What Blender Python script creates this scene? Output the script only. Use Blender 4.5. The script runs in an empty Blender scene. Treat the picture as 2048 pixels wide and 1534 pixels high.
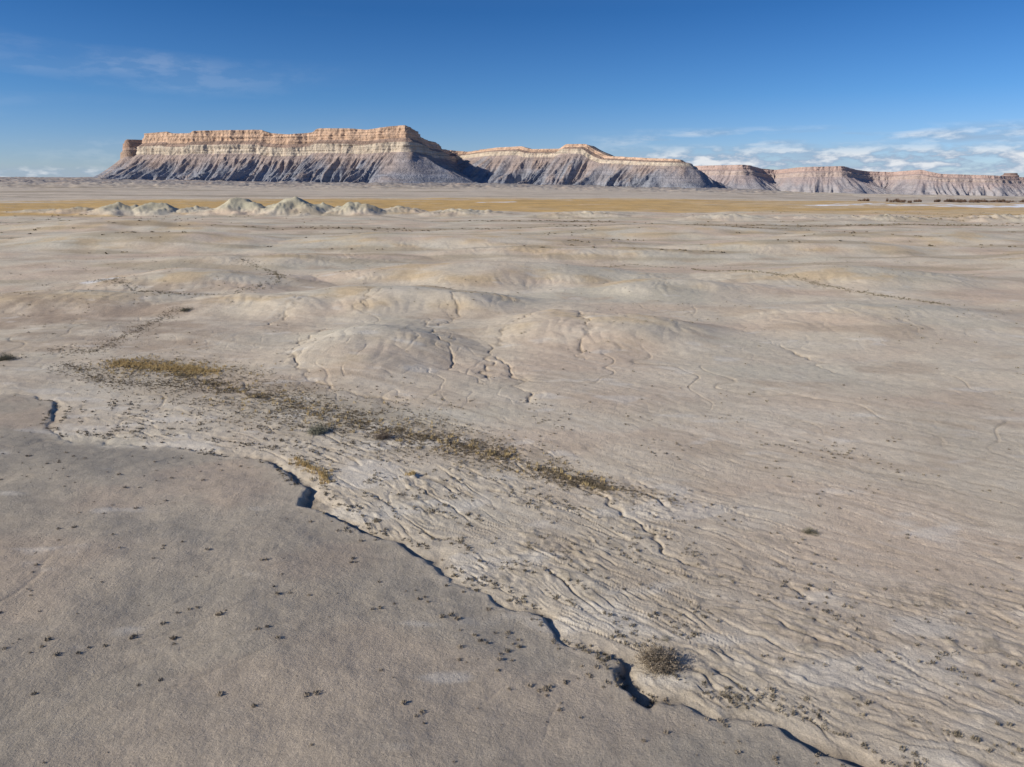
import bpy, math, time
import numpy as np
from mathutils import Vector
T0=time.time()
rng=np.random.default_rng(11)
scene=bpy.context.scene

# ------------------------------------------------------------------ noise
_ang=np.linspace(0,2*np.pi,256,endpoint=False)
_C=np.cos(_ang).astype(np.float32); _S=np.sin(_ang).astype(np.float32)
def _h(xi,yi,seed):
    h=(xi*374761393+yi*668265263+seed*974634777)&0xffffffff
    h=((h^(h>>13))*1274126177)&0xffffffff
    return ((h^(h>>16))&255).astype(np.int64)
def pn(x,y,seed=0):
    x=np.asarray(x,dtype=np.float64); y=np.asarray(y,dtype=np.float64)
    x,y=np.broadcast_arrays(x,y)
    fx=np.floor(x); fy=np.floor(y)
    xi=fx.astype(np.int64); yi=fy.astype(np.int64)
    u=x-fx; v=y-fy
    su=u*u*u*(u*(u*6-15)+10); sv=v*v*v*(v*(v*6-15)+10)
    def g(i,j,a,b):
        k=_h(xi+i,yi+j,seed); return _C[k]*a+_S[k]*b
    n00=g(0,0,u,v); n10=g(1,0,u-1,v); n01=g(0,1,u,v-1); n11=g(1,1,u-1,v-1)
    a=n00+su*(n10-n00); b=n01+su*(n11-n01)
    return (a+sv*(b-a))*1.5
def fbm(x,y,o=4,seed=0,g=.5):
    r=0; a=1; t=0
    for i in range(o):
        r=r+a*pn(x*2**i+i*7.3,y*2**i-i*3.1,seed+i); t+=a; a*=g
    return r/t
def ss(a,b,x):
    t=np.clip((x-a)/(b-a),0,1); return t*t*(3-2*t)

# ------------------------------------------------------------------ map of the place (metres)
GULLY=[(-75,64),(-49.6,65.8),(-46.4,65.3),(-43.1,63.7),(-40.9,60.7),(-39.2,56.9),(-35.9,53.6),(-31.1,52.2),(-27.0,51.7),(-22.6,50.4),(-19.2,49.4),(-16.2,47.0),(-13.9,44.0),(-12.6,41.4),(-10.4,39.0),(-8.6,37.7),(-6.4,36.5),(-4.5,35.1),(-3.2,32.5),(-0.9,31.4),(0.4,30.1),(1.6,29.0),(2.2,27.7),(3.5,27.2),(4.5,26.2),(4.8,25.2),(5.2,24.3),(6.5,23.6),(7.9,22.9),(9.6,22.3),(11.0,21.4),(12.1,20.7),(13.2,20.1),(15.5,19.0),(30,9)]
GDEP=[.03,.05,.1,.2,.2,.1,.1,.1,.1,.16,.3,.35,.36,.45,.42,.36,.3,.3,.1,.1,.3,.4,.15,.15,.3,.45,.45,.25,.15,.18,.3,.45,.5,.5,.5]
FLOW=[(-90,64),(-60,64),(-40,57),(-20,48.5),(-3,33.5),(13,20.5),(32,8)]
BRANCH=[(4,45),(6,42.8),(7,40),(8,38.6),(8.3,37.1),(8.6,35.6),(10.5,33.5)]
VEG=[(-44.9,76.3),(-38.3,74.6),(-28.6,67.9),(-19.2,61),(-11.6,56.7),(-4.9,52.5),(1,48.4),(6.4,43.6)]
VEGW=[4,6.5,6.0,6,5,3.6,2.6,1.3]
GOLD=[(-44.8,77.2),(-38.8,75.6),(-31.9,73.5)]
VEGUP=[(-56.1,84),(-49.9,82.7),(-50.5,89.5),(-51.5,99.3),(-51.4,107)]
WASHUL=[(-83.5,142.2),(-69.8,129.2),(-58.3,118.4),(-49,118.4),(-45,137.4),(-52.5,158),(-65.5,172.2)]
WASHR=[(41.7,167.2),(50.1,149.7),(56.9,140.1),(61.8,129.2),(71.5,114.9)]
RILLS=[[(-25.8,95.8),(-26.2,86.7),(-25,78.5),(-21.7,71.6),(-16.2,66.1),(-10.5,63.7)],
[(-12.4,103),(-11.8,97.5),(-10.8,91.9),(-8.3,86.1),(-6.9,80.2),(-5.8,73.5)],
[(5,106),(2,99.3),(-0.9,91),(-2.6,85.3),(-2.8,74.6),(-3,69.1)],
[(-10,118.4),(-8.5,107),(-8.6,101.1),(-11.5,97)],
[(-25.3,123.6),(-22.8,113.5),(-22.3,106.2)],
[(9.7,99.3),(9.6,88.1),(7.8,82.7),(7.8,79)],
[(-1.4,80.2),(0.6,70.6),(1.2,64.5)],
[(-33.6,111.3),(-33.6,101.1),(-35.2,97.5)],
[(33.5,86.7),(34.7,80.2),(34.6,74.6)]]
TRACK=[(-75,66),(-55,73.5),(-49.8,75.6),(-46.3,77.2),(-44.2,80.9),(-37.8,86.7),(-35.8,99.3),(-33,114.9),(-23.6,126.3),(-5,140),(20,170)]
MOUNDS=[(-16.6,84,9,10.5,1.9),(11.4,94,15,9,2.2),(-19,116,20,9,3.0),(-2.6,150,30,13,3.6),(-36,112,18,7,1.9),(-63,139,20,13,2.5),(-78,116,22,10,1.9),
(28.6,132,17,9,2.0),(69,146,26,12,2.2),(-19,226,55,22,3.3),(-113,226,45,20,3.4),(51,267,65,22,2.8),(84,205,42,16,2.6),(53,103,22,10,1.2),(130,240,50,20,3),(-160,300,60,20,3.5),(20,195,40,12,2.0),(-60,180,30,12,1.8),(150,180,40,18,2.0)]
HILLS=[(-262,445,20,16,4.6),(-231.8,430,14,14,7.6),(-209.7,432,14,13,6.8),(-190,440,12,12,5.0),(-160,432,20,15,8.8),(-128,428,20,15,9.4),(-112,430,12,12,6.6),(-92,428,15,13,6.6),(-66,440,15,12,4.4),(-30,432,26,13,3.4),(-290,450,22,14,3.0),
(107,368,26,10,2.6),(150,372,22,9,2.0),(188,368,30,9,3.0),(245,370,28,9,3.0),(290,380,30,9,2.6),(40,400,30,12,2.2)]

def polyd(x,y,P,vals=None):
    P=np.array(P,float); best=np.full(x.shape,1e9); s=np.zeros(x.shape); sg=np.ones(x.shape); vv=np.zeros(x.shape)
    acc=0
    for i in range(len(P)-1):
        ax,ay=P[i]; bx,by=P[i+1]; dx=bx-ax; dy=by-ay; L=math.hypot(dx,dy)
        t=((x-ax)*dx+(y-ay)*dy)/(L*L); tc=np.clip(t,0,1)
        ex=x-(ax+tc*dx); ey=y-(ay+tc*dy); d2=ex*ex+ey*ey
        m=d2<best
        best=np.where(m,d2,best); s=np.where(m,acc+tc*L,s)
        sg=np.where(m,np.sign(dx*(y-ay)-dy*(x-ax)),sg)
        if vals is not None: vv=np.where(m,vals[i]*(1-tc)+vals[i+1]*tc,vv)
        acc+=L
    return np.sqrt(best),s,sg,vv
def densify(P,n=12):
    P=np.array(P,float); k=len(P); Q=np.vstack([2*P[0]-P[1],P,2*P[-1]-P[-2]]); o=[]
    for i in range(1,k):
        for t in np.linspace(0,1,n,endpoint=False):
            a,b,c,d=Q[i-1],Q[i],Q[i+1],Q[i+2]
            o.append(.5*((2*b)+(-a+c)*t+(2*a-5*b+4*c-d)*t*t+(-a+3*b-3*c+d)*t**3))
    o.append(P[-1]); return np.array(o)
FLOWD=densify(FLOW,5)

AZ=[-.9,-.56,-.28,-.08,.27,.4,.7,1.0]; AV=[-.004,-.004,.001,.0022,.011,.0165,.0185,.0185]

def terrain(x,y,cell=None,color=True):
    x=np.asarray(x,float); y=np.asarray(y,float)
    d=np.hypot(x,y)
    if cell is None: cell=np.maximum(d*.0012,.03)
    fade=lambda lam: ss(1.5,4,lam/cell)
    az=np.where(y>1,x/np.maximum(y,1),np.sign(x)*1.0)
    a=np.interp(az,AZ,AV)
    z=-a*(np.clip(d,700,8000)-700)
    z+=fbm(x/90,y/60,3,3)*1.8*ss(70,170,d)
    z+=fbm(x/22,y/14,3,5)*.55*ss(45,110,d)*fade(14)*(1-ss(900,1500,d)*.3)
    z+=fbm(x/240,y/160,4,8)*10*ss(1300,2400,d)
    rid=1-np.abs(fbm(x/70,y/60,4,9))*2.2
    z+=rid*9*ss(1350,1900,d)*(1-ss(5000,8000,d))*(1-ss(.3,.5,az))
    mound=np.zeros_like(z)
    wx=x+pn(x/12,y/12,21)*3; wy=y+pn(x/12,y/12,22)*3
    for (mx,my,rx,ry,h) in MOUNDS:
        q=((wx-mx)/rx)**2+((wy-my)/ry)**2
        mound=np.maximum(mound,h*np.exp(-q**1.25)*1.0)
    flut=np.abs(pn(x/2.2+pn(x/6,y/6,23)*.8,y/6,24))
    z+=mound+ (flut*.35-.1)*np.clip(mound,0,1.2)*np.clip(2.6-mound,0.2,1)*fade(2)*.35
    hill=np.zeros_like(z)
    wx=x+pn(x/10,y/10,31)*5; wy=y+pn(x/10,y/10,32)*5
    for (mx,my,rx,ry,h) in HILLS:
        q=((wx-mx)/rx)**2+((wy-my)/ry)**2
        hill=np.maximum(hill,h*np.clip(1-np.sqrt(q)*.64,0,1)**1.2*1.05)
    fl=np.abs(pn(x/5.5,y/9,33))+.5*np.abs(pn(x/2.6,y/4,34))
    z+=hill*(1-.42*(.6-fl)*np.clip(1.3-hill/7,0,1))
    net=np.abs(pn(x/11+pn(x/5,y/5,41)*.35,y/19,42)); net2=np.abs(pn(x/4+pn(x/3,y/3,43)*.3,y/9,44))
    zoned=ss(55,75,d); nm=ss(-.1,.3,pn(x/40,y/40,45)); nm2=ss(-.1,.3,pn(x/25,y/25,46))
    z-=(.08*np.exp(-(net/.020)**2)*fade(.9)*nm2+.07*np.exp(-(net2/.035)**2)*fade(.6)*nm)*zoned*(1-ss(400,800,d))
    z+=pn(x/1.7,y/1.7,51)*.03*fade(1.7)+pn(x/.7,y/.7,52)*.016*fade(.7)+pn(x/.28,y/.28,53)*.010*fade(.28)
    idx=np.where((d<135)&(y>-5))[0]
    bed=np.zeros_like(z); rilld=np.full(z.shape,99.); nn=np.full(z.shape,99.); chan=np.zeros_like(z)
    vegd=np.full(z.shape,99.); trk=np.full(z.shape,99.); groove=np.zeros_like(z); streak=np.zeros_like(z); hum=np.zeros_like(z)
    if idx.size:
        X=x[idx]; Y=y[idx]; D=d[idx]; CE=cell[idx]; fd=lambda lam: ss(1.5,4,lam/CE)
        WX=X+pn(X/2.1,Y/2.1,61)*.6+pn(X/.7,Y/.7,62)*.2; WY=Y+pn(X/2.1,Y/2.1,63)*.6+pn(X/.7,Y/.7,64)*.2
        g,s0,sg,dep=polyd(WX,WY,GULLY,GDEP)
        ng=g*sg
        fg,s,fsg,_=polyd(X,Y,FLOWD); n=fg*fsg
        dk=dep*2.2*np.exp(-(g/2.)**2)+.6*(1-np.exp(-(g/2.)**2))
        zz=ss(-.1,.7,-ng)*.20*np.clip(dk,.1,1)+ (1-np.exp(-np.clip(-n-1,0,60)/10))*.8*(1-ss(15,45,-n)*.4)*ss(0,4,-ng)
        zz+=fbm(X/9,Y/7,3,65)*.38*ss(0,6,-ng)
        lx=X*.8+Y*.6; ly=-X*.6+Y*.8
        lr=np.abs(pn(lx/9+pn(X/3,Y/3,86)*.25,ly/2.6,87)); lrm=ss(-.05,.3,pn(X/9,Y/9,88))*ss(2,6,-ng)
        zz-=.04*np.exp(-(lr/.05)**2)*lrm*fd(.3)
        w=.15+dep*.34
        ch=np.exp(-(np.abs(g)/w)**2.6)
        prof=np.where(ng<0,ch,np.exp(-(g/(w*2.6))**1.25))
        zz-=dep*.85*prof*(.85+.3*pn(X/1.3,Y/1.3,94))
        bm=ss(-.3,1.2,ng)*(1-ss(7,22,n+pn(s/9,n/9,66)*8))*ss(12,22,s)
        far=ss(6,22,n)*(1-ss(34,64,n))*ss(-35,0,X)
        sw=s; nw=n+pn(s/8,n/5,68)*.9+pn(s/2.4,n/1.5,69)*.24+pn(X/.8,Y/.8,67)*.10
        r1=np.abs(pn(sw/10,nw/1.25,70)); r2=np.abs(pn(sw/4.5,nw/.5,71)); r3=np.abs(pn(sw/1.8,nw/.22,72))
        brk=ss(-.3,.35,pn(X/3.5,Y/3.5,74)); brk2=ss(-.2,.3,pn(sw/5,nw/2,89))
        g1=np.exp(-(r1/.045)**1.6)*fd(.4); g2=np.exp(-(r2/.08)**1.6)*fd(.25)
        rr=-.11*g1*(.35+.65*brk2)-.07*g2*brk+.055*r3*fd(.2)
        lump=pn(sw/1.1,nw/.38,73); lump2=pn(X/.55,Y/.4,92); lump3=pn(sw/2.2,nw/.9,95)
        hm=ss(-.1,.35,pn(sw/6,nw/2.2,96))
        hq=(np.clip(lump,0,1)*.10+np.clip(lump2,0,1)*.09)*hm*fd(.35)+np.clip(lump3-.05,0,1)*.10*brk2*fd(.8)
        zz+=bm*(rr+hq)
        lines=np.exp(-(np.abs(pn(sw/34,nw/2.0,75))/.030)**1.5); l2=np.exp(-(np.abs(pn(sw/12,nw/.8,93))/.06)**1.5)
        zz-=far*(lines*.05*fd(.3)+l2*.03*brk*fd(.3)+.035*g1*brk)
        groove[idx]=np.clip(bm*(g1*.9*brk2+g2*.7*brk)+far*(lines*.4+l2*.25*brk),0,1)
        hum[idx]=bm*hm*ss(.05,.35,lump)*fd(.3)
        streak[idx]=(fbm(s/22,nw/1.3,3,97)*.7+.4*pn(s/9,nw/.4,98)*fd(.4))*ss(1,6,ng)*(1-ss(45,75,n))
        gb,sb,_,_=polyd(X+pn(X/1.2,Y/1.2,76)*.5,Y+pn(X/1.2,Y/1.2,77)*.5,BRANCH)
        cb=np.exp(-(gb/.14)**2); zz-=.14*cb
        rd=np.full(X.shape,99.)
        RX=X+pn(X/2.4,Y/2.4,78)*1.2+pn(X/.9,Y/.9,80)*.35; RY=Y+pn(X/2.4,Y/2.4,79)*1.2
        for R in RILLS:
            q,_,_,_=polyd(RX,RY,R); rd=np.minimum(rd,q)
        rk=.45+.55*ss(-.2,.2,pn(X/5,Y/5,99))
        zz-=(.14*np.exp(-(rd/.20)**2)+.12*np.exp(-(rd/1.4)**2))*rk
        tk,_,_,_=polyd(X+pn(X/9,Y/9,81),Y+pn(X/9,Y/9,82),TRACK)
        vd,_,_,vw=polyd(X+pn(X/4,Y/4,83)*2,Y+pn(X/4,Y/4,84)*2,VEG,VEGW)
        zz+=np.clip(1-vd/vw,0,1)*pn(X/.8,Y/.8,85)*.06*fd(.8)
        k=1-ss(105,130,D)
        z[idx]+=zz*k
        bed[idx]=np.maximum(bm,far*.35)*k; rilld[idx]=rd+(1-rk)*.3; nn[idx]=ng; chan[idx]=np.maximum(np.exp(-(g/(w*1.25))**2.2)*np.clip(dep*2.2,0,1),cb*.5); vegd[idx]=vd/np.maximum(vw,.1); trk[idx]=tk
    if not color: return z
    def c(r,g,b): return np.array([r,g,b])
    col=np.ones(z.shape+(3,))*c(.615,.528,.400)
    def mix(m,cc):
        nonlocal col
        m=np.clip(m,0,1)[...,None]; col=col*(1-m)+c(*cc)*m
    n1=fbm(x/38,y/22,4,90); n2=fbm(x/14,y/9,4,95); n3=fbm(x/5,y/4,3,99)
    mix(ss(-.05,.35,n1)*.75,(.59,.455,.335))
    mix(ss(.0,.35,-n1)*.7,(.53,.49,.385))
    mix(ss(.10,.35,n2)*.6,(.48,.38,.275))
    mix(ss(.15,.4,-n2)*.45,(.66,.59,.47))
    mix(ss(.5,1.6,mound)*.55*ss(-.1,.3,n2),(.62,.47,.27))
    mix(ss(1.2,5,hill)*.8,(.45,.42,.30))
    near=nn<90
    mix(ss(.0,1.2,-nn)*.85*near,(.40,.345,.268))
    mix(ss(.0,1.5,-nn)*near*ss(.0,.3,n2)*.65,(.475,.38,.285))
    mix(ss(.0,1.5,-nn)*near*ss(.0,.3,-n2)*.6,(.325,.29,.235))
    mix((1-ss(20,50,d))*.45,(.385,.335,.262))
    mix(bed*.35,(.59,.52,.41)); mix(bed*ss(.1,.5,n3)*.3,(.43,.355,.265))
    mix(np.clip(streak,0,1)*.9,(.72,.64,.51)); mix(np.clip(-streak,0,1)*.85,(.42,.34,.25))
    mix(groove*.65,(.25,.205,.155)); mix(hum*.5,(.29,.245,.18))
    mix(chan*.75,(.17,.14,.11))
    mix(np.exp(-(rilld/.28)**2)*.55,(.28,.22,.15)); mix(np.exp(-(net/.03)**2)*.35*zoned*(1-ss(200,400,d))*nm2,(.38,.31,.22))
    vm=(1-ss(.6,1.1,vegd+n3*.6))
    mix(vm*.35,(.31,.255,.18))
    mix(np.exp(-((trk-.8)/.22)**2)*.4,(.66,.60,.49))
    lft=1-ss(-.5,-.33,az)
    mix(lft*ss(88,100,d)*(1-ss(150,165,d))*ss(-.3,.3,n1+n3*.6)*.7,(.34,.26,.19))
    n4=fbm(x/160,y/26,4,110); n5=fbm(x/45,y/9,3,115)
    mix(ss(.05,.3,n4)*ss(280,310,d)*(1-ss(375,410,d))*.75,(.31,.235,.15))
    mix(ss(.0,.3,n5)*ss(130,200,d)*(1-ss(420,470,d))*.6,(.39,.32,.215))
    gb_=ss(450,490,d+n4*60+n5*20)*(1-ss(720,820,d+n4*120))
    gb_=gb_*np.clip(1.25-ss(.1,.5,n5)*.8-ss(.5,1.1,hill),0,1)*(1-.45*ss(.1,.45,az)*ss(-.3,.2,n4))
    mix(gb_*.95,(.58,.38,.145))
    mix(ss(.10,.38,-n5)*gb_*.5,(.31,.225,.115))
    mix(ss(800,880,d)*(1-ss(1500,1900,d))*.8,(.55,.47,.37))
    n6=fbm(x/500,y/70,4,120)
    mix(ss(800,900,d)*(1-ss(3000,4000,d))*ss(.0,.3,n6)*.7,(.34,.28,.20))
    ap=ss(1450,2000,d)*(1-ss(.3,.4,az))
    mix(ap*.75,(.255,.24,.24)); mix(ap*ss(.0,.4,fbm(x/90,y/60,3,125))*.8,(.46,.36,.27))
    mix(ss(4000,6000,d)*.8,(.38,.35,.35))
    sn=0
    for (sx,sy,rx,ry) in [(282,580,60,5),(332,562,45,8),(372,540,60,12),(420,560,50,10),(300,610,40,4),(-12,655,18,5),(30,700,30,4)]:
        sn=np.maximum(sn,np.exp(-(((x-sx)/rx)**2+((y-sy)/ry)**2)))
    mix(ss(.3,.5,sn+n5*.3),(.82,.84,.87))
    salt=ss(.35,.55,fbm(x/7,y/3,3,130)+.25*bed)
    mix(salt*.35*(1-ss(140,200,d)),(.72,.68,.60))
    sw=np.exp(-(((x+80.4)/6)**2+((y-139)/4)**2)); mix(ss(.4,.7,sw+n3*.4)*.8,(.74,.72,.68))
    return z,col

def mesh_np(name,V,F4=None,F3=None,col=None,smooth=True,mat=None):
    me=bpy.data.meshes.new(name)
    V=np.asarray(V,np.float32)
    me.vertices.add(len(V)); me.vertices.foreach_set('co',V.ravel())
    parts=[];starts=[]
    off=0
    if F4 is not None and len(F4):
        F4=np.asarray(F4,np.int32); parts.append(F4.ravel()); starts.append(off+np.arange(len(F4))*4); off+=F4.size
    if F3 is not None and len(F3):
        F3=np.asarray(F3,np.int32); parts.append(F3.ravel()); starts.append(off+np.arange(len(F3))*3); off+=F3.size
    li=np.concatenate(parts).astype(np.int32); st=np.concatenate(starts).astype(np.int32)
    me.loops.add(len(li)); me.loops.foreach_set('vertex_index',li)
    me.polygons.add(len(st)); me.polygons.foreach_set('loop_start',st)
    if smooth: me.polygons.foreach_set('use_smooth',np.ones(len(st),bool))
    me.update(calc_edges=True)
    if col is not None:
        at=me.attributes.new('Col','FLOAT_COLOR','POINT')
        c4=np.ones((len(V),4),np.float32); c4[:,:3]=col; at.data.foreach_set('color',c4.ravel())
    ob=bpy.data.objects.new(name,me); scene.collection.objects.link(ob)
    if mat: me.materials.append(mat)
    return ob

# ------------------------------------------------------------------ materials
def newmat(name):
    m=bpy.data.materials.new(name); m.use_nodes=True
    nt=m.node_tree; b=nt.nodes['Principled BSDF']
    b.inputs['Roughness'].default_value=.95; b.inputs['Specular IOR Level'].default_value=.15
    return m,nt,b
def node(nt,t,**k):
    n=nt.nodes.new(t)
    for a,v in k.items(): setattr(n,a,v)
    return n
def noise(nt,vec,scale,detail=4,rough=.55):
    n=node(nt,'ShaderNodeTexNoise'); n.inputs['Scale'].default_value=scale; n.inputs['Detail'].default_value=detail; n.inputs['Roughness'].default_value=rough
    nt.links.new(vec,n.inputs['Vector']); return n.outputs['Fac']
def maprange(nt,src,a,b,c,d):
    n=node(nt,'ShaderNodeMapRange'); nt.links.new(src,n.inputs[0])
    for i,v in enumerate((a,b,c,d)): n.inputs[i+1].default_value=v
    return n.outputs[0]
def math_(nt,op,a,b):
    n=node(nt,'ShaderNodeMath',operation=op)
    for i,v in enumerate((a,b)):
        if isinstance(v,(int,float)): n.inputs[i].default_value=v
        else: nt.links.new(v,n.inputs[i])
    return n.outputs[0]
def colmul(nt,colsock,fac):
    n=node(nt,'ShaderNodeVectorMath',operation='SCALE'); nt.links.new(colsock,n.inputs[0]); nt.links.new(fac,n.inputs['Scale']); return n.outputs[0]

def ground_mat():
    m,nt,b=newmat('dry_clay_soil')
    tc=node(nt,'ShaderNodeTexCoord').outputs['Object']
    at=node(nt,'ShaderNodeAttribute',attribute_name='Col').outputs['Color']
    f1=maprange(nt,noise(nt,tc,11,5,.75),.25,.75,.74,1.24)
    f2=maprange(nt,noise(nt,tc,1.3,6,.65),.3,.7,.88,1.11)
    f3=maprange(nt,noise(nt,tc,.06,7,.6),.3,.7,.90,1.09)
    f=math_(nt,'MULTIPLY',math_(nt,'MULTIPLY',f1,f2),f3)
    nt.links.new(colmul(nt,at,f),b.inputs['Base Color'])
    n1=noise(nt,tc,8,6,.75); n2=noise(nt,tc,1.1,6,.6)
    h=math_(nt,'ADD',math_(nt,'MULTIPLY',n1,.10),math_(nt,'MULTIPLY',n2,.11))
    bp=node(nt,'ShaderNodeBump'); bp.inputs['Strength'].default_value=.72; bp.inputs['Distance'].default_value=1.0
    nt.links.new(h,bp.inputs['Height']); nt.links.new(bp.outputs[0],b.inputs['Normal'])
    return m
def rock_mat(name,layer=.16,am=.2):
    m,nt,b=newmat(name)
    tc=node(nt,'ShaderNodeTexCoord').outputs['Object']
    at=node(nt,'ShaderNodeAttribute',attribute_name='Col').outputs['Color']
    mp=node(nt,'ShaderNodeMapping'); mp.inputs['Scale'].default_value=(.004,.004,layer); nt.links.new(tc,mp.inputs[0])
    f1=maprange(nt,noise(nt,mp.outputs[0],1,5,.6),.3,.7,1-am,1+am)
    f2=maprange(nt,noise(nt,tc,.05,6,.65),.3,.7,.84,1.16)
    nt.links.new(colmul(nt,at,math_(nt,'MULTIPLY',f1,f2)),b.inputs['Base Color'])
    h=noise(nt,tc,.09,6,.65)
    bp=node(nt,'ShaderNodeBump'); bp.inputs['Strength'].default_value=.8; bp.inputs['Distance'].default_value=10
    nt.links.new(h,bp.inputs['Height']); nt.links.new(bp.outputs[0],b.inputs['Normal'])
    return m
def plant_mat(name):
    m,nt,b=newmat(name)
    at=node(nt,'ShaderNodeAttribute',attribute_name='Col').outputs['Color']
    tc=node(nt,'ShaderNodeTexCoord').outputs['Object']
    nt.links.new(colmul(nt,at,maprange(nt,noise(nt,tc,3,3),.3,.7,.75,1.25)),b.inputs['Base Color'])
    return m
GM=ground_mat()

# ------------------------------------------------------------------ ground sheet
az=np.concatenate([np.radians(np.linspace(-46,46,1400)),np.radians(np.linspace(46,314,92))[1:-1]])
r=[5.0]
while r[-1]<60000:
    q=r[-1]
    if q<14: st=.03
    elif q<1000: st=.0026*(1+q/260)
    else: st=.0125
    st=min(st,.0125) if q>=14 else st
    if 380<q<480: st=.0035
    r.append(q*(1+st))
r=np.array(r)
A,R=np.meshgrid(az,r)
X=(np.sin(A)*R).ravel(); Y=(np.cos(A)*R).ravel()
cell=np.maximum(R*.00115,np.gradient(r)[:,None]*.6*np.ones_like(R)).ravel()
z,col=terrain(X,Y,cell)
nr,nc=len(r),len(az)
V=np.stack([X,Y,z],1); V=np.vstack([V,[[0,0,0.3]]]); col=np.vstack([col,col[:1]])
i=np.arange(nr-1)[:,None]*nc; j=np.arange(nc)[None,:]; j2=(j+1)%nc
F4=np.stack([i+j,i+nc+j,i+nc+j2,i+j2],-1).reshape(-1,4)
jj=np.arange(nc); F3=np.stack([np.full(nc,nr*nc),(jj+1)%nc,jj],1)
def up(f): 
    a,b,c_=V[f[0]],V[f[1]],V[f[2]]; return np.cross(b-a,c_-a)[2]>0
if not up(F4[5000]): F4=F4[:, ::-1]
if not up(F3[500]): F3=F3[:, ::-1]
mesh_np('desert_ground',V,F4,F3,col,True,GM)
print('ground',nr,nc,time.time()-T0)

# ------------------------------------------------------------------ mesas
def gsm(a,s):
    if s<.5: return a
    n=int(3*s); k=np.exp(-.5*(np.arange(-n,n+1)/s)**2); k/=k.sum()
    return np.convolve(np.pad(a,n,mode='edge'),k,'valid')
def sweep(name,rim,mat,ds=2.6,smxy=22,smz=5,closed=False,cols=None,outk=1.7,nz=1.0,inward=(60,32,14),seed=0,talrows=120,bandk=1.0,fl=1.0):
    P=np.array(rim,float)
    if closed: P=np.vstack([P,P[:1]])
    L=np.concatenate([[0],np.cumsum(np.hypot(*(np.diff(P[:,:2],axis=0).T)))])
    s=np.arange(0,L[-1],ds)
    c=[np.interp(s,L,P[:,k]) for k in range(5)]
    def sm(a,w):
        if closed:
            n=len(a); return gsm(np.concatenate([a,a,a]),w)[n:2*n]
        return gsm(a,w)
    x=sm(c[0],smxy/ds); y=sm(c[1],smxy/ds); zt=sm(c[2],smz/ds); w=sm(c[3],30/ds); zf=sm(c[4],60/ds)
    if closed:
        tx=np.roll(x,-1)-np.roll(x,1); ty=np.roll(y,-1)-np.roll(y,1)
    else: tx=np.gradient(x); ty=np.gradient(y)
    tx=sm(tx,16/ds); ty=sm(ty,16/ds)
    ln=np.hypot(tx,ty)+1e-6; nx=ty/ln; ny=-tx/ln
    fA=dict(c1=.80,sl=.725,c2=.56); fB=dict(c1=.93,sl=.885,c2=.78)
    S=s[None,:]; H=(zt-zf)[None,:]
    W=w[None,:]
    c1=fA['c1']*(1-W)+fB['c1']*W; sl=fA['sl']*(1-W)+fB['sl']*W; c2=fA['c2']*(1-W)+fB['c2']*W
    rows_o=[];rows_f=[];kind=[];tau=[]
    one=np.ones_like(S)
    def add(o,f,k,t): rows_o.append((o*one)); rows_f.append(f*one); kind.append(k); tau.append(t)
    add(-inward[0]*1.25,c2,0,0)
    for q in inward: add(-q,1-.03*q/60,0,0)
    add(-6*nz,1.0,0,0)
    for t in np.linspace(0,1,18): add(7*nz*t+ (t>.5)*3*nz,1+(c1-1)*t,1,t)
    for t in np.linspace(.1,1,10): add(nz*(10+24*t),c1+(sl-c1)*t,2,t)
    for t in np.linspace(0.05,1,14): add(nz*(34+7*t),sl+(c2-sl)*t,3,t)
    tal=outk*c2*H
    for t in np.linspace(.012,1,talrows): add(nz*41+tal*t,c2*((1-t)**1.35*.85+(1-t)*.15),4,t)
    for t in (.3,.65,1): add(nz*41+tal*(1+.35*t),-.03-.08*t,5,t)
    O=np.vstack(rows_o); Fr=np.vstack(rows_f); K=np.array(kind)[:,None]*one; Tq=np.array(tau)[:,None]*one; S=S*np.ones_like(O)
    if closed: 
        ca=S/L[-1]*2*np.pi; Rr=L[-1]/(2*np.pi); SX=np.cos(ca)*Rr; SY=np.sin(ca)*Rr
        N=lambda lam,q,sd: pn(SX/lam+q*.7,SY/lam+q,sd+seed)
    else: N=lambda lam,q,sd: pn(S/lam,q+sd*3.7,sd+seed)
    zz=zf[None,:]+Fr*H
    cliff=((K==1)|(K==2)|(K==3)).astype(float)
    colmn=N(16,O*0,1)*2.2+N(110,O*0,2)*15+N(38,O*0,3)*5+N(7,zz/9,4)*1.6+np.abs(N(24,zz/40,5))*-6
    led=pn(zz/5.5,S/160,6+seed)*2.8
    amp=np.where(K==0,ss(-40,0,O),1.0); amp=np.where(K>=4,1-ss(0,.5,Tq),amp)
    O2=O+nz*(colmn*amp+led*cliff)
    O2+=nz*np.where((K>=2)&(K<=3),N(45,O*0,7)*7,0)+nz*np.where(K==4,N(45,O*0,7)*7*(1-Tq),0)
    tl=(K==4).astype(float); t=Tq
    wr=N(60,t*1.6,8)*10
    def NS(lam,q,sd):
        if closed: return pn((SX+wr)/lam+q*.3,SY/lam,sd+seed)
        return pn((S+wr)/lam,q,sd+seed)
    r1=1-np.abs(NS(85,t*.4,10))*2.4; r2=1-np.abs(NS(34,t*.7+5,11))*2.5; r3=1-np.abs(NS(17,t*1.5+9,12))*2.5; r4=1-np.abs(NS(8.5,t*3.5+9,13))*2.4
    am=ss(-.02,.22,t)*(1-ss(.90,1,t)*.5)
    zz=zz+tl*nz*am*fl*(12*(r1-.5)+10*(r2-.5)+8*(r3-.5)+4.6*(r4-.45))*(.55+.35*t)
    spread=(N(120,O*0,14)*.30+.25*(r1-.4)+.12*(r2-.4))
    O2=O2+tl*tal*t*t*spread+ (K==5)*tal*.3*N(120,O*0,14)
    zz=zz+np.where(K==0,pn(S/30,O/30,15+seed)*1.5*nz,0)
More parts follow.
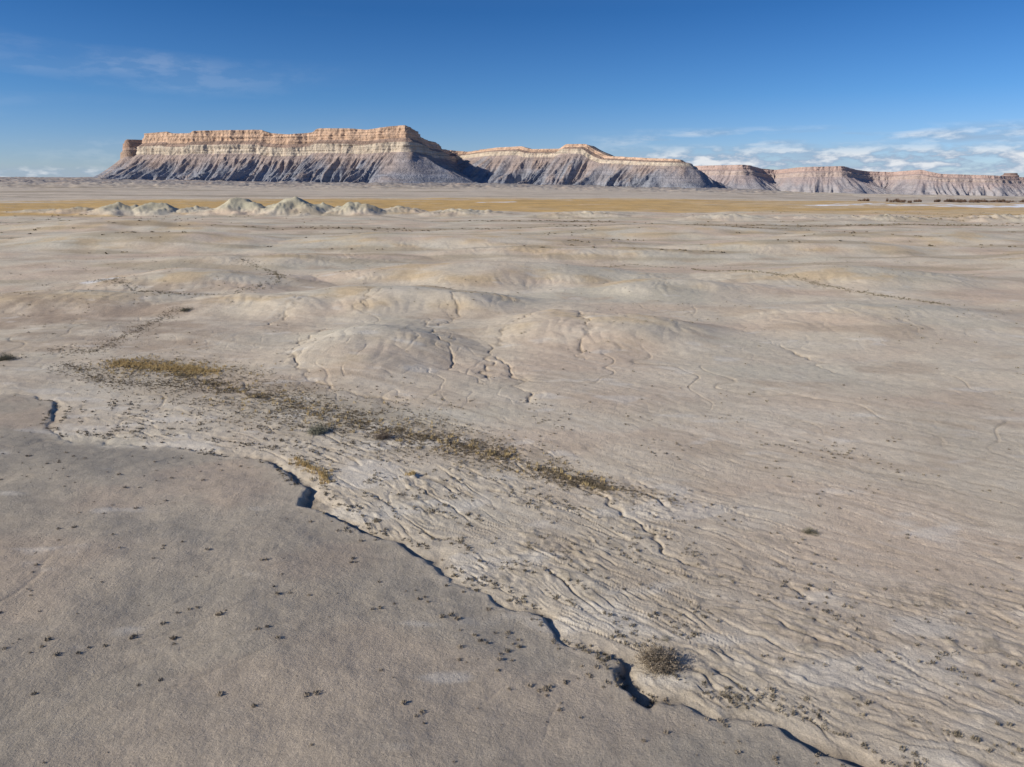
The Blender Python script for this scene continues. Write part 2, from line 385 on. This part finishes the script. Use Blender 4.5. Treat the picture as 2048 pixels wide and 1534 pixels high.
    VX=x[None,:]+nx[None,:]*O2; VY=y[None,:]+ny[None,:]*O2
    C=np.zeros(O.shape+(3,))
    cc=dict(top=(.42,.32,.24),c1=(.57,.395,.275),sl=(.34,.245,.19),c2=(.55,.465,.36),t0=(.36,.29,.255),t1=(.265,.275,.305),rdg=(.43,.32,.25))
    if cols: cc.update(cols)
    def put(m,v): C[m]=v
    put(K==0,cc['top']);put(K==1,cc['c1']);put(K==2,cc['sl']);put(K==3,cc['c2'])
    tt=ss(0,.6,t+N(60,t*2,16)*.3)[...,None]
    ct=np.array(cc['t0'])*(1-tt)+np.array(cc['t1'])*tt
    mr=(ss(.35,.95,.5*r2+.5*r3)*ss(.0,.4,N(90,t*1.5,17)+.25)*(1-ss(.5,1,t)*.6))[...,None]*.7
    ct=ct*(1-mr)+np.array(cc['rdg'])*mr
    C=np.where((K>=4)[...,None],ct,C)
    band=pn(zz/7,S/500,18+seed); band2=pn(zz/3,S/300,19+seed)
    C*=(1+bandk*(.24*band*cliff+.16*band2*cliff+.08*band*tl))[...,None]
    dk=ss(.15,.45,N(26,zz/60,20))*cliff*.3
    C=C*(1-dk[...,None])+np.array(cc['sl'])*dk[...,None]
    V=np.stack([VX,VY,zz],-1).reshape(-1,3)
    n_r,n_c=O.shape
    i=np.arange(n_r-1)[:,None]*n_c; j=np.arange(n_c if closed else n_c-1)[None,:]; j2=(j+1)%n_c
    F=np.stack([i+j,i+n_c+j,i+n_c+j2,i+j2],-1).reshape(-1,4)
    F3=None
    if closed:
        V=np.vstack([V,[[x.mean(),y.mean(),zt.mean()]]]); C2=np.vstack([C.reshape(-1,3),[cc['top']]])
        jj=np.arange(n_c); F3=np.stack([jj,(jj+1)%n_c,np.full(n_c,len(V)-1)],1)
    else: C2=C.reshape(-1,3)
    return mesh_np(name,V,F,F3,C2,True,mat)

RM=rock_mat('layered_sandstone_and_shale')
A_=[(-1700,4300,150,0,10),(-1560,3500,185,0,10),(-1499,3060,196,0,8),(-1388,3000,201,0,6),(-1367,2990,193,0,5),(-1270,2970,192,0,5),(-1254,2960,201,0,4),(-969,2900,201,0,2),(-942,2890,189,0,1),(-852,2870,182,0,0),(-760,2850,189,0,0),(-743,2840,203,0,-1),(-614,2800,200,0,-2),(-534,2780,193,0,-3),(-412,2720,205,0,-4),(-375,2690,204,0,-4),(-357,2790,192,0,-4),(-352,2900,173,.1,-4),(-322,3050,165,.2,-4),(-310,3300,146,.4,-4),(-302,3600,151,.6,-4),(-205,3600,144,1,-5),(-165,3300,138,1,-5),(-80,3020,140,1,-6),(32,2930,142,1,-8),(71,2910,130,1,-9),(186,2860,130,1,-11),(204,2840,146,1,-11),(280,2800,144,1,-13),(312,2780,121,1,-14),(349,2740,100,1,-15),(475,2640,90,1,-18),(571,2540,84,1,-20),(610,2640,76,1,-21),(671,2900,67,1,-25),(800,3500,60,1,-35)]
sweep('sandstone_mesa',A_,RM)
bt=[]
for k in range(14):
    a=2*math.pi*k/14; bt.append((-1800+math.cos(a)*48,3560+math.sin(a)*60,196-(18 if math.cos(a)<-.3 else 0),.15,8))
sweep('sandstone_butte',bt,RM,ds=3,smxy=8,smz=6,closed=True,nz=.5,inward=(12,),outk=1.3,seed=40,talrows=50,cols=dict(c1=(.40,.27,.20),c2=(.38,.28,.21)))
FM=rock_mat('haze_tinted_red_sandstone',.12,.08)
C_=[(900,6600,120,.35,-60),(1250,6050,117,.35,-70),(1500,5800,117,.35,-80),(1766,5600,121,.35,-85),(1960,5850,98,.35,-90),(2095,5900,86,.35,-90),(2190,5640,104,.35,-93),(2478,5530,110,.35,-95),(2640,5700,90,.35,-97),(2820,5900,76,.35,-98),(3000,5850,70,.35,-98),(3110,5650,86,.35,-98),(3243,5600,54,.35,-98),(3595,5500,42,.35,-98),(3925,5600,26,.35,-98),(4977,6000,16,.35,-98),(6500,6400,10,.35,-98)]
far=dict(top=(.40,.32,.29),c1=(.46,.34,.29),sl=(.40,.31,.275),c2=(.44,.355,.31),t0=(.39,.32,.30),t1=(.35,.33,.335),rdg=(.42,.34,.30))  # rock colours with a slight aerial haze tint mixed into them
sweep('distant_red_cliffs',C_,FM,ds=5.5,smxy=40,smz=12,nz=1.15,outk=1.9,cols=far,seed=80,talrows=70,bandk=.45,fl=.7,inward=(50,25,12))
bt=[]
for k in range(12):
    a=2*math.pi*k/12; bt.append((3810+math.cos(a)*45,5650+math.sin(a)*45,60,.2,-10))
sweep('distant_butte',bt,FM,ds=5,smxy=8,smz=6,closed=True,nz=.4,inward=(10,),outk=1.0,cols=dict(far,c1=(.25,.17,.14),c2=(.25,.17,.14)),seed=90,talrows=20)
print('mesas',time.time()-T0)

# ------------------------------------------------------------------ plants
def tufts(name,px,py,rad,hgt,nb,ca,cb,mat,wid=.16,up=.5,lift=0):
    px=np.asarray(px,float);py=np.asarray(py,float);N=len(px)
    rad=np.broadcast_to(rad,(N,)).astype(float); hgt=np.broadcast_to(hgt,(N,)).astype(float)
    pz=terrain(px,py,color=False)+lift
    M=N*nb
    R=np.repeat(rad,nb);Hh=np.repeat(hgt,nb)
    th=rng.uniform(0,2*np.pi,M); br=np.sqrt(rng.uniform(0,1,M))*R*.75
    bx=np.repeat(px,nb)+np.cos(th)*br; by=np.repeat(py,nb)+np.sin(th)*br; bz=np.repeat(pz,nb)-.02*np.minimum(Hh,.5)
    dome=np.sqrt(np.clip(1-(br/R)**2,0.05,1))
    th2=th+rng.normal(0,.9,M); lean=rng.uniform(0,1,M)*(1-up)
    tx=bx+np.cos(th2)*R*lean*.8; ty=by+np.sin(th2)*R*lean*.8; tz=bz+Hh*dome*rng.uniform(.55,1.1,M)
    pa=rng.uniform(0,2*np.pi,M); ww=R*wid*rng.uniform(.6,1.4,M)
    ox=np.cos(pa)*ww;oy=np.sin(pa)*ww
    V=np.empty((M,3,3)); V[:,0]=np.stack([bx-ox,by-oy,bz+rng.uniform(0,.5,M)*Hh*dome],1)
    V[:,1]=np.stack([bx+ox,by+oy,bz],1); V[:,2]=np.stack([tx,ty,tz],1)
    m=np.clip(np.repeat(rng.uniform(0,1,N),nb)*.6+rng.uniform(0,1,M)*.4,0,1)[:,None]
    c=np.array(ca)*(1-m)+np.array(cb)*m
    c=np.repeat(c,3,axis=0); 
    print(name,N)
    return mesh_np(name,V.reshape(-1,3),None,np.arange(M*3).reshape(-1,3),c,False,mat)
def along(P,W,n,uni=False):
    P=np.array(P,float); L=np.concatenate([[0],np.cumsum(np.hypot(*(np.diff(P,axis=0).T)))])
    t=rng.uniform(0,L[-1],n); x=np.interp(t,L,P[:,0]); y=np.interp(t,L,P[:,1])
    w=np.interp(t,L,W) if np.ndim(W) else W
    a=rng.uniform(0,2*np.pi,n); q=(np.sqrt(rng.uniform(0,1,n)) if uni else np.abs(rng.normal(0,.55,n)))*w
    return x+np.cos(a)*q,y+np.sin(a)*q
PM=plant_mat('dry_desert_plants')
dk=(.13,.105,.07); go=(.48,.36,.17); go2=(.62,.48,.25)
x,y=along(VEG,np.array(VEGW)*1.05,15000); m=rng.uniform(0,1,len(x))<ss(-.45,.3,fbm(x/3,y/2.2,3,200)); x,y=x[m],y[m]
x2,y2=along(VEGUP,2.6,900); x3,y3=along([(-50,77),(-42,70),(-33,68)],2.5,700)
x4,y4=along([(5.5,45),(10.5,41.5)],1.6,160)
x=np.concatenate([x,x2,x3,x4]);y=np.concatenate([y,y2,y3,y4])
tufts('low_saltbush_mat',x,y,rng.uniform(.06,.18,len(x)),rng.uniform(.06,.17,len(x)),9,dk,(.32,.26,.175),PM)
x,y=along(GOLD,2.4,1100); a,b=along(VEG,np.array(VEGW)*.9,420); e,f=along([(-15.9,48.9),(-13.5,46.4),(-12.6,44.6)],.8,130); g_,h_=along([(-7.4,46.2),(-6.9,46)],.5,22)
x=np.concatenate([x,a,e,g_]);y=np.concatenate([y,b,f,h_])
tufts('dry_grass',x,y,rng.uniform(.1,.26,len(x)),rng.uniform(.15,.42,len(x)),16,go,go2,PM,wid=.09,up=.6)
xs=[];ys=[]
n=100000; x=rng.uniform(-46,36,n); y=rng.uniform(17,64,n)
g,s,sg,_=polyd(x,y,GULLY); nn=g*sg
dens=(nn>-.8)*(nn<16)*np.exp(-np.clip(nn,0,30)/7)*ss(.05,.42,pn(s/5,nn/.9,210)+.6*pn(x/1.5,y/1.5,212))
m=rng.uniform(0,1,n)<dens*.5; xs.append(x[m]);ys.append(y[m])
dens=(nn>4)*(nn<34)*ss(0.05,.4,pn(x/6,y/6,211))*.05; m=rng.uniform(0,1,n)<dens; xs.append(x[m]);ys.append(y[m])
x=np.concatenate(xs);y=np.concatenate(ys)
tufts('wash_bed_shrubs',x,y,rng.uniform(.05,.18,len(x)),rng.uniform(.06,.20,len(x)),16,(.13,.11,.08),(.31,.265,.19),PM)
CL=[(-16.7,27),(-15.3,26.9),(-18,26.4),(-20.4,26.2),(-11.5,30.7),(-10.4,30.4),(-6.8,29.7),(-0.5,25.9),(0.4,26.9),(-0.3,23.9),(0.7,24.3),(-2.7,29.1),(-11.3,27.4),(-1.7,27.2),(-8.7,34),(1.5,24.2),(-13.6,28.7),(-15.3,28.9),(-18.9,23.2),(-14.6,23.6),(-9.9,27),(4.5,21.4),(7.9,22.1),(5.5,23.4),(3.9,23.9),(3.3,25.2)]
x=[];y=[];rr=[]
for (a,b) in CL:
    k=rng.integers(1,4)
    for _ in range(k): x.append(a+rng.normal(0,.36));y.append(b+rng.normal(0,.2));rr.append(rng.uniform(.08,.20))
n=11000; a=rng.uniform(-60,60,n); b=rng.uniform(18,75,n); g,s,sg,_=polyd(a,b,GULLY); nn=g*sg
m=(rng.uniform(0,1,n)<(.34*ss(.0,.4,pn(a/7,b/5,220))+.06)*(nn<0))|((nn<0)&(nn>-4)&(b<32)&(rng.uniform(0,1,n)<.35))|((nn>8)&(rng.uniform(0,1,n)<.16*ss(0,.4,pn(a/8,b/6,221))))
x=np.concatenate([x,a[m]]);y=np.concatenate([y,b[m]]);rr=np.concatenate([rr,.045+.13*rng.uniform(0,1,m.sum())**2])
tufts('scattered_shrubs',x,y,rr,np.array(rr)*1.0,24,(.21,.175,.13),(.38,.32,.24),PM)
xs=[];ys=[]
for P,w,k in [(WASHUL,2.5,700),(WASHR,1.6,600),([(20,170),(30,178),(41,168)],2,120),([(-58,79),(-57,80)],1.5,12)]:
    a,b=along(P,w,k); xs.append(a);ys.append(b)
n=18000; a=rng.uniform(-110,130,n); b=rng.uniform(62,190,n)
m=rng.uniform(0,1,n)<(ss(.0,.4,pn(a/16,b/12,230))*.10+.008)+(a/b<-.45)*.12*ss(-.2,.3,pn(a/10,b/10,231)); xs.append(a[m]);ys.append(b[m])
x=np.concatenate(xs);y=np.concatenate(ys)
tufts('plain_shrubs',x,y,rng.uniform(.12,.32,len(x)),rng.uniform(.10,.28,len(x)),9,(.14,.12,.075),(.29,.245,.16),PM)
n=26000; b=rng.uniform(190,460,n); a=rng.uniform(-.8,.8,n)*b
m=rng.uniform(0,1,n)<ss(.1,.4,fbm(a/160,b/26,4,110))*ss(270,310,b)*(1-ss(380,410,b))*.6+ss(.15,.4,fbm(a/45,b/9,3,115))*.16
x=a[m];y=b[m]
tufts('distant_shrubs',x,y,rng.uniform(.4,1.0,len(x)),rng.uniform(.25,.6,len(x)),6,(.12,.10,.06),(.24,.19,.12),PM,wid=.4)
x=np.concatenate([rng.uniform(425,560,110),rng.uniform(330,430,25)]); y=np.concatenate([rng.uniform(690,760,110),rng.uniform(660,720,25)])
tufts('distant_trees',x,y,rng.uniform(1.5,4,135),rng.uniform(1.5,4.5,135),60,(.09,.06,.045),(.18,.12,.085),PM,wid=.10,up=.6)

def bush(name,bx,by,R,H,ns,seed,ca,cb):
    rg=np.random.default_rng(seed); o=np.linspace(-R*.7,R*.7,7); ox,oy=np.meshgrid(o,o)
    zs=terrain((bx+ox).ravel(),(by+oy).ravel(),color=False); bz=float(np.median(zs))
    V=[];F=[];C=[]
    def tri(a,b,c_,col):
        k=len(V); V.extend([a,b,c_]); F.append((k,k+1,k+2)); C.extend([col]*3)
    lobes=[(rg.uniform(-.5,.5)*R,rg.uniform(-.4,.4)*R,rg.uniform(.5,1)) for _ in range(8)]
    for i in range(ns):
        lx,ly,lh=lobes[rg.integers(len(lobes))]
        th=rg.uniform(0,2*math.pi); ce=rg.uniform(-.05,1); se=math.sqrt(1-ce*ce)
        p0=np.array([lx*.7,ly*.7,-.06]); rad=R*.62*rg.uniform(.5,1.2)
        p2=np.array([lx+math.cos(th)*se*rad,ly+math.sin(th)*se*rad,max(.02,H*lh*(.04+.9*ce*rg.uniform(.7,1.15)))])
        p1=(p0+p2)/2+rg.normal(0,.06,3)*R
        pts=[(1-t)**2*p0+2*t*(1-t)*p1+t*t*p2 for t in np.linspace(0,1,6)]
        m=rg.uniform(); col=np.array(ca)*(1-m)+np.array(cb)*m
        for k in range(5):
            wv=rg.normal(0,1,3); wv/=np.linalg.norm(wv); wv*=.012*R*(1-k/6)
            tri(pts[k]-wv,pts[k]+wv,pts[k+1],np.array([.20,.16,.12]))
        for k in range(12):
            t=rg.uniform(.25,1); q=(1-t)**2*p0+2*t*(1-t)*p1+t*t*p2+rg.normal(0,.05,3)*R
            dv=rg.normal(0,1,3); dv/=np.linalg.norm(dv); dv[2]=abs(dv[2]); wv=np.cross(dv,rg.normal(0,1,3)); wv/=np.linalg.norm(wv)+1e-6
            ln=R*rg.uniform(.04,.12)
            tri(q-wv*ln*.13,q+wv*ln*.13,q+dv*ln,col*rg.uniform(.7,1.3))
    ob=mesh_np(name,np.array(V),None,np.array(F),np.array(C),False,PM); ob.location=(bx,by,bz); return ob
bush('sagebrush',6.3,25.9,1.15,1.15,580,1,(.22,.18,.13),(.38,.31,.225))
bush('sagebrush',-15.8,54.7,1.3,.9,320,2,(.18,.18,.13),(.30,.29,.21))
bush('greasewood_bush',-10.4,53.5,.95,.9,300,3,(.16,.12,.09),(.25,.20,.15))
bush('sagebrush',17.5,37.6,.6,.38,180,4,(.15,.14,.09),(.24,.22,.15))
bush('sagebrush',6.9,27.6,.35,.3,80,5,(.15,.14,.09),(.24,.22,.15))
bush('sagebrush',-58.2,79.0,1.6,.8,220,6,(.13,.12,.08),(.2,.19,.13))
bush('sagebrush',-49.2,106,1.3,.8,160,7,(.13,.12,.08),(.2,.19,.13))
print('plants',time.time()-T0)

# ------------------------------------------------------------------ light
EL=math.radians(26.5); hx,hy=.94,.34; q=math.hypot(hx,hy); hx/=q;hy/=q
sd=bpy.data.lights.new('sun','SUN'); sd.energy=5; sd.angle=math.radians(.5); sd.color=(1,.925,.81)
so=bpy.data.objects.new('sun',sd); scene.collection.objects.link(so)
so.rotation_euler=Vector((hx*math.cos(EL),hy*math.cos(EL),-math.sin(EL))).to_track_quat('-Z','Y').to_euler()
so.location=(-50,-20,60)
w=bpy.data.worlds.new('World'); scene.world=w; w.use_nodes=True; nt=w.node_tree; bg=nt.nodes['Background']
sky=node(nt,'ShaderNodeTexSky',sky_type='NISHITA'); sky.sun_disc=False; sky.sun_elevation=EL; sky.sun_rotation=math.atan2(-hx,-hy)%(2*math.pi)
sky.altitude=1400; sky.air_density=1.0; sky.dust_density=.3; sky.ozone_density=3.0
tc=node(nt,'ShaderNodeTexCoord').outputs['Generated']
sp=node(nt,'ShaderNodeSeparateXYZ'); nt.links.new(tc,sp.inputs[0])
ramp=node(nt,'ShaderNodeValToRGB'); nt.links.new(sp.outputs['Z'],ramp.inputs[0]); e=ramp.color_ramp.elements
e[0].position=0.0; e[0].color=(.60,.70,.98,1); e[1].position=.5; e[1].color=(.42,.62,.92,1)
for p_,c_ in ((.04,(.50,.65,.96)),(.10,(.32,.57,.89)),(.20,(.18,.45,.77))):
    k=e.new(p_); k.color=c_+(1,)
tint=node(nt,'ShaderNodeMix',data_type='RGBA',blend_type='MULTIPLY'); tint.inputs[0].default_value=1
nt.links.new(sky.outputs[0],tint.inputs[6]); nt.links.new(ramp.outputs[0],tint.inputs[7])
skyc=tint.outputs[2]
mp=node(nt,'ShaderNodeMapping'); mp.inputs['Scale'].default_value=(24,24,80); nt.links.new(tc,mp.inputs[0])
cn=noise(nt,mp.outputs[0],1,7,.58)
mpb=node(nt,'ShaderNodeMapping'); mpb.inputs['Scale'].default_value=(6,6,50); nt.links.new(tc,mpb.inputs[0])
cb_=noise(nt,mpb.outputs[0],1,5,.55)
zband=math_(nt,'MULTIPLY',maprange(nt,sp.outputs['Z'],.002,.010,.4,1),maprange(nt,sp.outputs['Z'],.026,.044,1,0))
right=maprange(nt,sp.outputs['X'],.08,.22,0,1)
lo=math_(nt,'MULTIPLY',math_(nt,'MULTIPLY',maprange(nt,cn,.37,.49,0,1),zband),right)
st_=math_(nt,'MULTIPLY',math_(nt,'MULTIPLY',maprange(nt,cb_,.44,.62,0,.7),maprange(nt,sp.outputs['Z'],.050,.064,1,0)),right)
lo=math_(nt,'MAXIMUM',lo,st_)
leftb=math_(nt,'MULTIPLY',maprange(nt,sp.outputs['X'],-.42,-.50,0,1),math_(nt,'MULTIPLY',maprange(nt,sp.outputs['Z'],.008,.016,1,0),maprange(nt,cn,.36,.6,.3,.85)))
mask=math_(nt,'MAXIMUM',lo,leftb)
mp2=node(nt,'ShaderNodeMapping'); mp2.inputs['Scale'].default_value=(1.6,1.6,13); mp2.inputs['Rotation'].default_value=(0,-.22,0); nt.links.new(tc,mp2.inputs[0])
ci=maprange(nt,noise(nt,mp2.outputs[0],1.6,2,.4),.50,.85,0,.30)
ci=math_(nt,'MULTIPLY',ci,maprange(nt,sp.outputs['X'],-.15,-.4,0,1))
mask=math_(nt,'MAXIMUM',mask,ci)
ccol=node(nt,'ShaderNodeMix',data_type='RGBA'); ccol.inputs[6].default_value=(2.9,3.9,5.3,1); ccol.inputs[7].default_value=(7.0,7.3,7.7,1)
nt.links.new(maprange(nt,cn,.46,.60,0,1),ccol.inputs[0])
mx=node(nt,'ShaderNodeMix',data_type='RGBA'); nt.links.new(mask,mx.inputs[0]); nt.links.new(skyc,mx.inputs[6]); nt.links.new(ccol.outputs[2],mx.inputs[7])
nt.links.new(mx.outputs[2],bg.inputs['Color']); bg.inputs['Strength'].default_value=.11

# ------------------------------------------------------------------ camera
cd=bpy.data.cameras.new('camera'); cam=bpy.data.objects.new('camera',cd); scene.collection.objects.link(cam)
cam.location=(0,0,20); cam.rotation_euler=(math.radians(90-16.1),0,0)
cd.sensor_width=36; cd.lens=36*1420/2048; cd.clip_start=.5; cd.clip_end=200000
scene.camera=cam
scene.view_settings.view_transform='Standard'; scene.view_settings.look='None'; scene.view_settings.exposure=0
